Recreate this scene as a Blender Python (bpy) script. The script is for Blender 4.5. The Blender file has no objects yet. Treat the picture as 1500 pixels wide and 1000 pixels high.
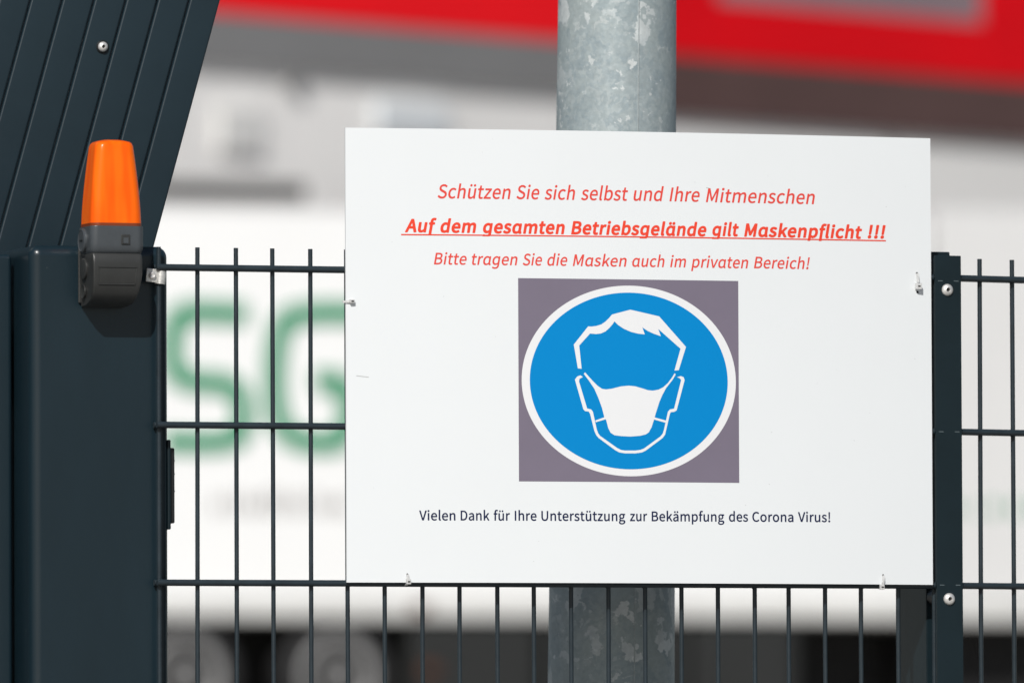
import bpy, bmesh, math, random
from mathutils import Vector, Matrix
from mathutils.geometry import tessellate_polygon

sc = bpy.context.scene
col = sc.collection
R = math.radians
random.seed(7)

# ------------------------------------------------------------------ camera
CAM = Vector((-3.98384, -13.0, 1.27229))
yaw, pitch, roll = 0.32677, 0.0465, -0.00418
fwd = Vector((math.sin(yaw) * math.cos(pitch), math.cos(yaw) * math.cos(pitch), math.sin(pitch)))
rgt = Vector((math.cos(yaw), -math.sin(yaw), 0))
upv = rgt.cross(fwd)
r2 = rgt * math.cos(roll) + upv * math.sin(roll)
u2 = -rgt * math.sin(roll) + upv * math.cos(roll)
cd = bpy.data.cameras.new('camera')
cam = bpy.data.objects.new('camera', cd)
col.objects.link(cam)
M = Matrix((r2, u2, -fwd)).transposed().to_4x4()
M.translation = CAM
cam.matrix_world = M
cd.sensor_width = 36.0
cd.lens = 376.264
cd.clip_start = 0.5
cd.clip_end = 2000
cd.dof.use_dof = True
cd.dof.focus_distance = 13.74
cd.dof.aperture_fstop = 6.8
cd.dof.aperture_blades = 0
sc.camera = cam

# ------------------------------------------------------------------ light
SUN = Vector((-0.60, -1.0, 0.92)).normalized()          # towards the sun
w = bpy.data.worlds.new('World')
sc.world = w
w.use_nodes = True
wn = w.node_tree
bg = wn.nodes['Background']
sky = wn.nodes.new('ShaderNodeTexSky')
sky.sky_type = 'NISHITA'
sky.sun_disc = False
sky.sun_elevation = math.asin(SUN.z)
sky.sun_rotation = math.atan2(SUN.x, SUN.y)
sky.air_density = 1.0
sky.dust_density = 1.5
wn.links.new(sky.outputs[0], bg.inputs[0])
bg.inputs[1].default_value = 0.062
sl = bpy.data.lights.new('sun', 'SUN')
sl.energy = 4.1
sl.angle = R(0.5)
sl.color = (1.0, 0.975, 0.94)
so = bpy.data.objects.new('sun', sl)
col.objects.link(so)
so.location = (-8, -14, 16)
so.rotation_euler = SUN.to_track_quat('Z', 'Y').to_euler()
vs = sc.view_settings
vs.view_transform = 'Standard'
vs.look = 'None'
vs.exposure = -0.10
vs.gamma = 1.0
vs.use_curve_mapping = False

# ------------------------------------------------------------------ materials
def mat(name, color, rough=0.5, metal=0.0, spec=0.5, coat=0.0, var=0.0, vscale=20.0, bump=0.0, bscale=200.0,
        color2=None, stretch=(1, 1, 1), rvar=0.0):
    m = bpy.data.materials.new(name)
    m.use_nodes = True
    nt = m.node_tree
    b = nt.nodes['Principled BSDF']
    b.inputs['Base Color'].default_value = (*color, 1)
    b.inputs['Roughness'].default_value = rough
    b.inputs['Metallic'].default_value = metal
    b.inputs['Specular IOR Level'].default_value = spec
    b.inputs['Coat Weight'].default_value = coat
    b.inputs['Coat Roughness'].default_value = 0.15
    tc = nt.nodes.new('ShaderNodeTexCoord')
    mp = nt.nodes.new('ShaderNodeMapping')
    mp.inputs['Scale'].default_value = stretch
    nt.links.new(tc.outputs['Object'], mp.inputs[0])
    if var > 0 or color2:
        n = nt.nodes.new('ShaderNodeTexNoise')
        n.inputs['Scale'].default_value = vscale
        n.inputs['Detail'].default_value = 6
        n.inputs['Roughness'].default_value = 0.65
        nt.links.new(mp.outputs[0], n.inputs[0])
        cr = nt.nodes.new('ShaderNodeValToRGB')
        c2 = color2 or tuple(c * (1 + var) for c in color)
        c1 = color if color2 else tuple(c * (1 - var) for c in color)
        cr.color_ramp.elements[0].position = 0.35
        cr.color_ramp.elements[1].position = 0.65
        cr.color_ramp.elements[0].color = (*c1, 1)
        cr.color_ramp.elements[1].color = (*c2, 1)
        nt.links.new(n.outputs[0], cr.inputs[0])
        nt.links.new(cr.outputs[0], b.inputs['Base Color'])
        if rvar:
            mr = nt.nodes.new('ShaderNodeMapRange')
            mr.inputs[3].default_value = rough - rvar
            mr.inputs[4].default_value = rough + rvar
            nt.links.new(n.outputs[0], mr.inputs[0])
            nt.links.new(mr.outputs[0], b.inputs['Roughness'])
    if bump > 0:
        n2 = nt.nodes.new('ShaderNodeTexNoise')
        n2.inputs['Scale'].default_value = bscale
        n2.inputs['Detail'].default_value = 3
        nt.links.new(mp.outputs[0], n2.inputs[0])
        bp = nt.nodes.new('ShaderNodeBump')
        bp.inputs['Strength'].default_value = bump
        bp.inputs['Distance'].default_value = 0.001
        nt.links.new(n2.outputs[0], bp.inputs['Height'])
        nt.links.new(bp.outputs[0], b.inputs['Normal'])
    return m

def specks(m, color, scale=60.0, thr=0.035, stretch=(1, 1, 1)):
    """tiny chips and dust specks over the base colour"""
    nt = m.node_tree
    b = nt.nodes['Principled BSDF']
    tc = nt.nodes.new('ShaderNodeTexCoord')
    mp = nt.nodes.new('ShaderNodeMapping')
    mp.inputs['Scale'].default_value = stretch
    v = nt.nodes.new('ShaderNodeTexVoronoi')
    v.inputs['Scale'].default_value = scale
    nt.links.new(tc.outputs['Object'], mp.inputs[0])
    nt.links.new(mp.outputs[0], v.inputs['Vector'])
    sep = nt.nodes.new('ShaderNodeSeparateColor')
    nt.links.new(v.outputs['Color'], sep.inputs[0])
    mul = nt.nodes.new('ShaderNodeMath'); mul.operation = 'MULTIPLY'
    mul.inputs[1].default_value = thr * 2
    nt.links.new(sep.outputs[0], mul.inputs[0])
    gate = nt.nodes.new('ShaderNodeMath'); gate.operation = 'GREATER_THAN'
    gate.inputs[1].default_value = 0.78
    nt.links.new(sep.outputs[1], gate.inputs[0])
    lt = nt.nodes.new('ShaderNodeMath'); lt.operation = 'LESS_THAN'
    nt.links.new(v.outputs['Distance'], lt.inputs[0])
    nt.links.new(mul.outputs[0], lt.inputs[1])
    both = nt.nodes.new('ShaderNodeMath'); both.operation = 'MULTIPLY'
    nt.links.new(lt.outputs[0], both.inputs[0]); nt.links.new(gate.outputs[0], both.inputs[1])
    amt = nt.nodes.new('ShaderNodeMath'); amt.operation = 'MULTIPLY'; amt.inputs[1].default_value = 0.6
    nt.links.new(both.outputs[0], amt.inputs[0])
    mix = nt.nodes.new('ShaderNodeMix'); mix.data_type = 'RGBA'
    mix.inputs[7].default_value = (*color, 1)
    old = b.inputs['Base Color']
    if old.is_linked:
        nt.links.new(old.links[0].from_socket, mix.inputs[6])
    else:
        mix.inputs[6].default_value = old.default_value
    nt.links.new(amt.outputs[0], mix.inputs[0])
    nt.links.new(mix.outputs[2], b.inputs['Base Color'])
    return m

ANTH = (0.0070, 0.0180, 0.0255)
M_POST = specks(mat('anthracite_powder_coat', ANTH, 0.30, spec=0.5, var=0.10, vscale=7, bump=0.12, bscale=900,
                    stretch=(1, 1, 0.25), rvar=0.06), (0.10, 0.12, 0.12), 34, 0.03)
M_STRIP = specks(mat('anthracite_strip', (0.007, 0.0155, 0.020), 0.35, spec=0.3, var=0.1, vscale=12, bump=0.1, bscale=900), (0.08, 0.09, 0.09), 40, 0.03)
M_SLAT = specks(mat('anthracite_board', (0.0115, 0.0235, 0.0315), 0.36, spec=0.35, var=0.10, vscale=5, bump=0.12, bscale=900, rvar=0.05), (0.14, 0.15, 0.15), 26, 0.03)
M_WIRE = mat('anthracite_wire', (0.020, 0.030, 0.037), 0.36, spec=0.4, var=0.22, vscale=22, bump=0.25, bscale=500)
M_SIGN = mat('white_composite_sheet', (0.765, 0.792, 0.802), 0.33, var=0.008, vscale=3, spec=0.35)
M_SIGNEDGE = mat('sheet_edge', (0.25, 0.26, 0.27), 0.6)
M_RED = mat('red_print', (0.80, 0.062, 0.030), 0.4, spec=0.3)
M_RED2 = mat('red_print_thin', (0.74, 0.068, 0.050), 0.4, spec=0.35)
M_NAVY = mat('navy_print', (0.008, 0.015, 0.060), 0.4, spec=0.2)
M_PURPLE = mat('grey_purple_print', (0.185, 0.160, 0.210), 0.4, var=0.04, vscale=6, spec=0.35)
M_BLUE = mat('blue_print', (0.0, 0.228, 0.570), 0.38, spec=0.2)
M_WPRINT = mat('white_print', (0.78, 0.79, 0.80), 0.38, spec=0.35)
M_STEEL = mat('stainless_steel', (0.80, 0.78, 0.75), 0.40, metal=0.6, var=0.15, vscale=180)
M_BRIGHT = mat('zinc_clip', (0.66, 0.65, 0.62), 0.42, metal=0.55, var=0.25, vscale=120, bump=0.4, bscale=300)
M_BLACK = mat('black_plastic', (0.012, 0.013, 0.014), 0.45, var=0.2, vscale=40, bump=0.2, bscale=300)
M_DARKHOLE = mat('dark_hole', (0.01, 0.01, 0.01), 0.9)
M_BRACKET = specks(mat('dark_grey_plastic', (0.030, 0.031, 0.030), 0.42, var=0.10, vscale=30, bump=0.25, bscale=700), (0.12, 0.12, 0.12), 70, 0.03)
M_SOCKET = specks(mat('mid_grey_plastic', (0.058, 0.066, 0.073), 0.38, var=0.10, vscale=30, bump=0.25, bscale=700), (0.16, 0.16, 0.16), 70, 0.03)

def galvanised():
    m = bpy.data.materials.new('galvanised_steel')
    m.use_nodes = True
    nt = m.node_tree
    b = nt.nodes['Principled BSDF']
    L = nt.links.new
    tc = nt.nodes.new('ShaderNodeTexCoord')
    n = nt.nodes.new('ShaderNodeTexNoise'); n.inputs['Scale'].default_value = 34; n.inputs['Detail'].default_value = 5
    n.inputs['Roughness'].default_value = 0.6
    L(tc.outputs['Object'], n.inputs[0])
    add = nt.nodes.new('ShaderNodeVectorMath'); add.operation = 'MULTIPLY_ADD'
    add.inputs[1].default_value = (0.075, 0.075, 0.075)
    L(n.outputs['Color'], add.inputs[0]); L(tc.outputs['Object'], add.inputs[2])
    def flake(scale, stops, w):
        v = nt.nodes.new('ShaderNodeTexVoronoi'); v.inputs['Scale'].default_value = scale
        L(add.outputs[0], v.inputs['Vector'])
        s = nt.nodes.new('ShaderNodeSeparateColor'); L(v.outputs['Color'], s.inputs[0])
        r = nt.nodes.new('ShaderNodeValToRGB'); r.color_ramp.interpolation = 'LINEAR'
        while len(r.color_ramp.elements) < len(stops):
            r.color_ramp.elements.new(0.5)
        for e, (p, c) in zip(r.color_ramp.elements, stops):
            e.position = p; e.color = (*c, 1)
        L(s.outputs[w], r.inputs[0])
        return r, s
    r1, s1 = flake(34, [(0, (0.29, 0.35, 0.365)), (0.45, (0.34, 0.395, 0.395)), (0.84, (0.39, 0.44, 0.43)), (0.90, (0.55, 0.59, 0.58)), (1, (0.70, 0.73, 0.72))], 0)
    r2_, s2 = flake(120, [(0, (0.27, 0.33, 0.36)), (0.6, (0.34, 0.395, 0.405)), (0.93, (0.40, 0.45, 0.46)), (1, (0.74, 0.76, 0.75))], 1)
    big = nt.nodes.new('ShaderNodeTexNoise'); big.inputs['Scale'].default_value = 7; big.inputs['Detail'].default_value = 3
    L(tc.outputs['Object'], big.inputs[0])
    rr = nt.nodes.new('ShaderNodeMapRange'); rr.inputs[1].default_value = 0.42; rr.inputs[2].default_value = 0.6
    rr.inputs[3].default_value = 0.15; rr.inputs[4].default_value = 0.7
    L(big.outputs[0], rr.inputs[0])
    mx = nt.nodes.new('ShaderNodeMix'); mx.data_type = 'RGBA'
    L(rr.outputs[0], mx.inputs[0]); L(r1.outputs[0], mx.inputs[6]); L(r2_.outputs[0], mx.inputs[7])
    fine = nt.nodes.new('ShaderNodeTexNoise'); fine.inputs['Scale'].default_value = 160; fine.inputs['Detail'].default_value = 5
    L(tc.outputs['Object'], fine.inputs[0])
    fr = nt.nodes.new('ShaderNodeMapRange'); fr.inputs[3].default_value = 0.78; fr.inputs[4].default_value = 1.2
    L(fine.outputs[0], fr.inputs[0])
    mm = nt.nodes.new('ShaderNodeMix'); mm.data_type = 'RGBA'; mm.blend_type = 'MULTIPLY'; mm.inputs[0].default_value = 1
    L(mx.outputs[2], mm.inputs[6]); L(fr.outputs[0], mm.inputs[7])
    L(mm.outputs[2], b.inputs['Base Color'])
    b.inputs['Metallic'].default_value = 0.15
    rg = nt.nodes.new('ShaderNodeMapRange'); rg.inputs[3].default_value = 0.42; rg.inputs[4].default_value = 0.62
    L(s1.outputs[1], rg.inputs[0]); L(rg.outputs[0], b.inputs['Roughness'])
    bp = nt.nodes.new('ShaderNodeBump'); bp.inputs['Strength'].default_value = 0.25; bp.inputs['Distance'].default_value = 0.001
    L(fine.outputs[0], bp.inputs['Height']); L(bp.outputs[0], b.inputs['Normal'])
    return m
M_GALV = galvanised()

def amber():
    m = bpy.data.materials.new('amber_lens')
    m.use_nodes = True
    nt = m.node_tree
    b = nt.nodes['Principled BSDF']
    b.inputs['Base Color'].default_value = (1.0, 0.155, 0.003, 1)
    b.inputs['Roughness'].default_value = 0.22
    b.inputs['Coat Weight'].default_value = 0.0
    b.inputs['Specular IOR Level'].default_value = 0.3
    b.inputs['Coat Roughness'].default_value = 0.12
    tr = nt.nodes.new('ShaderNodeBsdfTranslucent'); tr.inputs[0].default_value = (1.0, 0.22, 0.0, 1)
    mx = nt.nodes.new('ShaderNodeMixShader'); mx.inputs[0].default_value = 0.12
    nt.links.new(b.outputs[0], mx.inputs[1]); nt.links.new(tr.outputs[0], mx.inputs[2])
    nt.links.new(mx.outputs[0], nt.nodes['Material Output'].inputs[0])
    # moulded vertical ribs inside the lens: soft lighter streaks
    tc = nt.nodes.new('ShaderNodeTexCoord')
    mp = nt.nodes.new('ShaderNodeMapping'); mp.inputs['Scale'].default_value = (1, 1, 0.12)
    nt.links.new(tc.outputs['Object'], mp.inputs[0])
    n = nt.nodes.new('ShaderNodeTexNoise'); n.inputs['Scale'].default_value = 75; n.inputs['Detail'].default_value = 1
    nt.links.new(mp.outputs[0], n.inputs[0])
    cr = nt.nodes.new('ShaderNodeValToRGB')
    cr.color_ramp.elements[0].position = 0.40; cr.color_ramp.elements[0].color = (1.0, 0.120, 0.001, 1)
    cr.color_ramp.elements[1].position = 0.66; cr.color_ramp.elements[1].color = (1.0, 0.175, 0.004, 1)
    nt.links.new(n.outputs[0], cr.inputs[0]); nt.links.new(cr.outputs[0], b.inputs['Base Color'])
    return m
M_AMBER = amber()

def clear_plastic():
    m = bpy.data.materials.new('milky_clear_plastic')
    m.use_nodes = True
    nt = m.node_tree
    b = nt.nodes['Principled BSDF']
    b.inputs['Base Color'].default_value = (0.80, 0.80, 0.79, 1)
    b.inputs['Roughness'].default_value = 0.22
    b.inputs['Transmission Weight'].default_value = 0.35
    return m
M_TIE = clear_plastic()

# ------------------------------------------------------------------ mesh helpers
def link_mesh(name, bm, m, parent=None, smooth=False, sharp=35, wn_=True):
    me = bpy.data.meshes.new(name)
    bmesh.ops.recalc_face_normals(bm, faces=bm.faces)
    if smooth:
        for f in bm.faces: f.smooth = True
        for e in bm.edges:
            if len(e.link_faces) == 2 and e.calc_face_angle(0) > R(sharp): e.smooth = False
    bm.to_mesh(me); bm.free()
    for x in (m if isinstance(m, (list, tuple)) else [m]): me.materials.append(x)
    o = bpy.data.objects.new(name, me)
    col.objects.link(o)
    if smooth and wn_:
        md = o.modifiers.new('weighted_normals', 'WEIGHTED_NORMAL'); md.keep_sharp = True
    if parent: o.parent = parent
    return o

def tag(o, label=None, cat=None, group=None, kind=None):
    if label: o['label'] = label
    if cat: o['category'] = cat
    if group: o['group'] = group
    if kind: o['kind'] = kind
    return o

def thing(name, label, cat, loc=(0, 0, 0), group=None):
    o = bpy.data.objects.new(name, None)
    o.empty_display_size = 0.1
    col.objects.link(o)
    o.location = loc
    return tag(o, label, cat, group)

def bx(bm, x0, x1, y0, y1, z0, z1, bevel=0.0, seg=2, M=None):
    r = bmesh.ops.create_cube(bm, size=1.0)
    vs_ = r['verts']
    for v in vs_:
        v.co = Vector((x0 + (v.co.x + .5) * (x1 - x0), y0 + (v.co.y + .5) * (y1 - y0), z0 + (v.co.z + .5) * (z1 - z0)))
    if bevel:
        es = list({e for v in vs_ for e in v.link_edges})
        r = bmesh.ops.bevel(bm, geom=es, offset=bevel, segments=seg, affect='EDGES', profile=0.5)
        vs_ = list({v for v in r['verts']} | {v for f in r['faces'] for v in f.verts})
    if M:
        bmesh.ops.transform(bm, matrix=M, verts=vs_)
    return bm

def box(name, m, parent, *a, bevel=0.0, seg=2, M=None, smooth=True):
    return link_mesh(name, bx(bmesh.new(), *a, bevel=bevel, seg=seg, M=M), m, parent, smooth=smooth and bevel > 0)

def tube(bm, p0, p1, r0, r1=None, n=12):
    r1 = r0 if r1 is None else r1
    p0, p1 = Vector(p0), Vector(p1)
    q = (p1 - p0).to_track_quat('Z', 'Y')
    rings = []
    for p, r in ((p0, r0), (p1, r1)):
        rings.append([bm.verts.new(p + q @ Vector((r * math.cos(2 * math.pi * k / n), r * math.sin(2 * math.pi * k / n), 0))) for k in range(n)])
    for k in range(n):
        bm.faces.new((rings[0][k], rings[0][(k + 1) % n], rings[1][(k + 1) % n], rings[1][k]))
    bm.faces.new(rings[0][::-1]); bm.faces.new(rings[1])
    return bm

def lathe(bm, prof, c, axis, n=24):
    """prof: (radius, height) pairs revolved about axis through c"""
    q = Vector(axis).to_track_quat('Z', 'Y'); c = Vector(c)
    prev = None
    for r, h in prof:
        ring = [bm.verts.new(c + q @ Vector((r * math.cos(2 * math.pi * k / n), r * math.sin(2 * math.pi * k / n), h))) for k in range(n)]
        if prev:
            for k in range(n):
                bm.faces.new((prev[k], prev[(k + 1) % n], ring[(k + 1) % n], ring[k]))
        else:
            bm.faces.new(ring[::-1])
        prev = ring
    bm.faces.new(prev)
    return bm

# outlines of the notice's print, mm from its lower left corner
HAIR = [(305.0, 274.9), (299.7, 305.3), (319.1, 328.8), (323.4, 328.6), (330.2, 329.5), (337.0, 331.6), (342.5, 335.2), (348.1, 340.6), (351.4, 344.4), (375.9, 350.8), (378.4, 350.5), (415.5, 342.8), (452.1, 303.9), (442.0, 273.9), (436.1, 273.3), (444.6, 301.5), (414.2, 326.6), (417.7, 317.3), (408.0, 320.4), (399.3, 324.1), (392.5, 328.5), (395.8, 319.4), (386.9, 320.2), (377.0, 322.4), (367.1, 326.4), (359.7, 331.0), (354.8, 335.6), (351.7, 331.5), (347.4, 326.8), (342.5, 322.6), (336.3, 319.9), (330.1, 319.1), (321.6, 319.7), (307.0, 304.2), (310.1, 274.4)]
STRAP = [(308.5, 266.0), (304.0, 264.4), (301.0, 260.4), (312.2, 222.4), (314.7, 220.0), (319.2, 219.7), (321.1, 217.0), (326.8, 195.0), (329.4, 189.4), (332.6, 185.8), (354.5, 170.6), (360.3, 167.6), (368.0, 166.4), (382.3, 166.5), (391.4, 167.8), (396.6, 170.3), (419.5, 186.5), (422.8, 190.8), (424.1, 195.7), (429.5, 217.3), (430.8, 219.8), (435.4, 220.2), (438.9, 222.3), (450.0, 261.2), (448.7, 264.9), (444.8, 266.3), (439.5, 264.8), (442.8, 263.8), (445.2, 261.4), (444.4, 258.0), (435.4, 224.4), (429.5, 223.2), (426.9, 220.3), (421.5, 197.6), (419.6, 192.0), (416.3, 188.3), (394.0, 172.8), (388.8, 170.9), (382.3, 170.1), (368.1, 170.0), (362.9, 170.7), (357.7, 173.1), (334.5, 188.6), (332.0, 191.9), (330.1, 196.8), (325.0, 219.5), (322.5, 222.5), (317.3, 223.5), (306.5, 258.0), (307.2, 261.6), (311.7, 263.8)]
MASK = [(314.6, 269.9), (319.4, 264.8), (325.8, 258.1), (331.6, 252.7), (337.4, 249.0), (342.6, 248.2), (350.3, 249.1), (363.3, 252.3), (373.7, 253.3), (382.7, 252.5), (391.8, 250.1), (399.6, 247.8), (406.1, 247.2), (414.0, 248.5), (420.5, 251.6), (427.1, 257.2), (433.0, 264.7), (436.3, 269.9), (437.9, 268.4), (433.6, 261.6), (424.4, 250.5), (419.1, 241.2), (415.2, 232.5), (410.6, 219.0), (407.9, 210.3), (404.6, 200.5), (400.7, 193.7), (396.7, 191.0), (388.9, 189.1), (375.9, 188.0), (363.0, 188.5), (353.9, 189.6), (348.8, 192.7), (345.6, 198.8), (343.0, 208.6), (340.5, 212.2), (337.3, 224.5), (332.2, 237.9), (327.1, 248.9), (319.4, 259.9), (313.0, 267.8)]
TIE_L = [(328.2, 208.2), (340.5, 212.5), (342.4, 210.0), (328.8, 206.0)]
TIE_R = [(407.9, 213.0), (423.9, 209.0), (423.9, 206.1), (407.2, 210.3)]
LINE1 = [('Schützen', 119.9, 216.4, 490.7), ('Sie', 224.0, 254.6, 491.1), ('sich', 261.5, 302.5, 490.9), ('selbst', 310.4, 374.1, 490.8), ('und', 381.5, 422.9, 491.3), ('Ihre', 430.6, 472.2, 491.2), ('Mitmenschen', 480.7, 633.0, 490.6)]
LINE2 = [('Auf', 77.0, 118.5, 446.9), ('dem', 123.3, 170.6, 446.6), ('gesamten', 178.7, 288.5, 446.2), ('Betriebsgelände', 296.9, 481.3, 446.0), ('gilt', 488.7, 526.2, 447.4), ('Maskenpflicht', 533.5, 699.9, 447.0), ('!!!', 707.8, 733.8, 448.9)]
LINE3 = [('Bitte', 114.7, 157.8, 406.2), ('tragen', 164.5, 225.1, 406.1), ('Sie', 232.0, 257.8, 406.1), ('die', 264.8, 291.7, 406.2), ('Masken', 299.0, 371.8, 405.9), ('auch', 379.3, 423.4, 406.1), ('im', 431.1, 453.0, 406.3), ('privaten', 459.9, 539.0, 406.2), ('Bereich!', 546.9, 625.5, 406.9)]
LINE4 = [('Vielen', 94.1, 141.7, 79.0), ('Dank', 148.5, 186.5, 79.2), ('für', 192.0, 213.7, 79.2), ('Ihre', 220.0, 249.1, 79.2), ('Unterstützung', 255.4, 368.4, 79.2), ('zur', 374.6, 398.1, 79.5), ('Bekämpfung', 404.2, 504.0, 79.5), ('des', 510.3, 536.9, 80.0), ('Corona', 542.8, 600.4, 80.0), ('Virus!', 606.7, 652.3, 80.4)]
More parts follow.
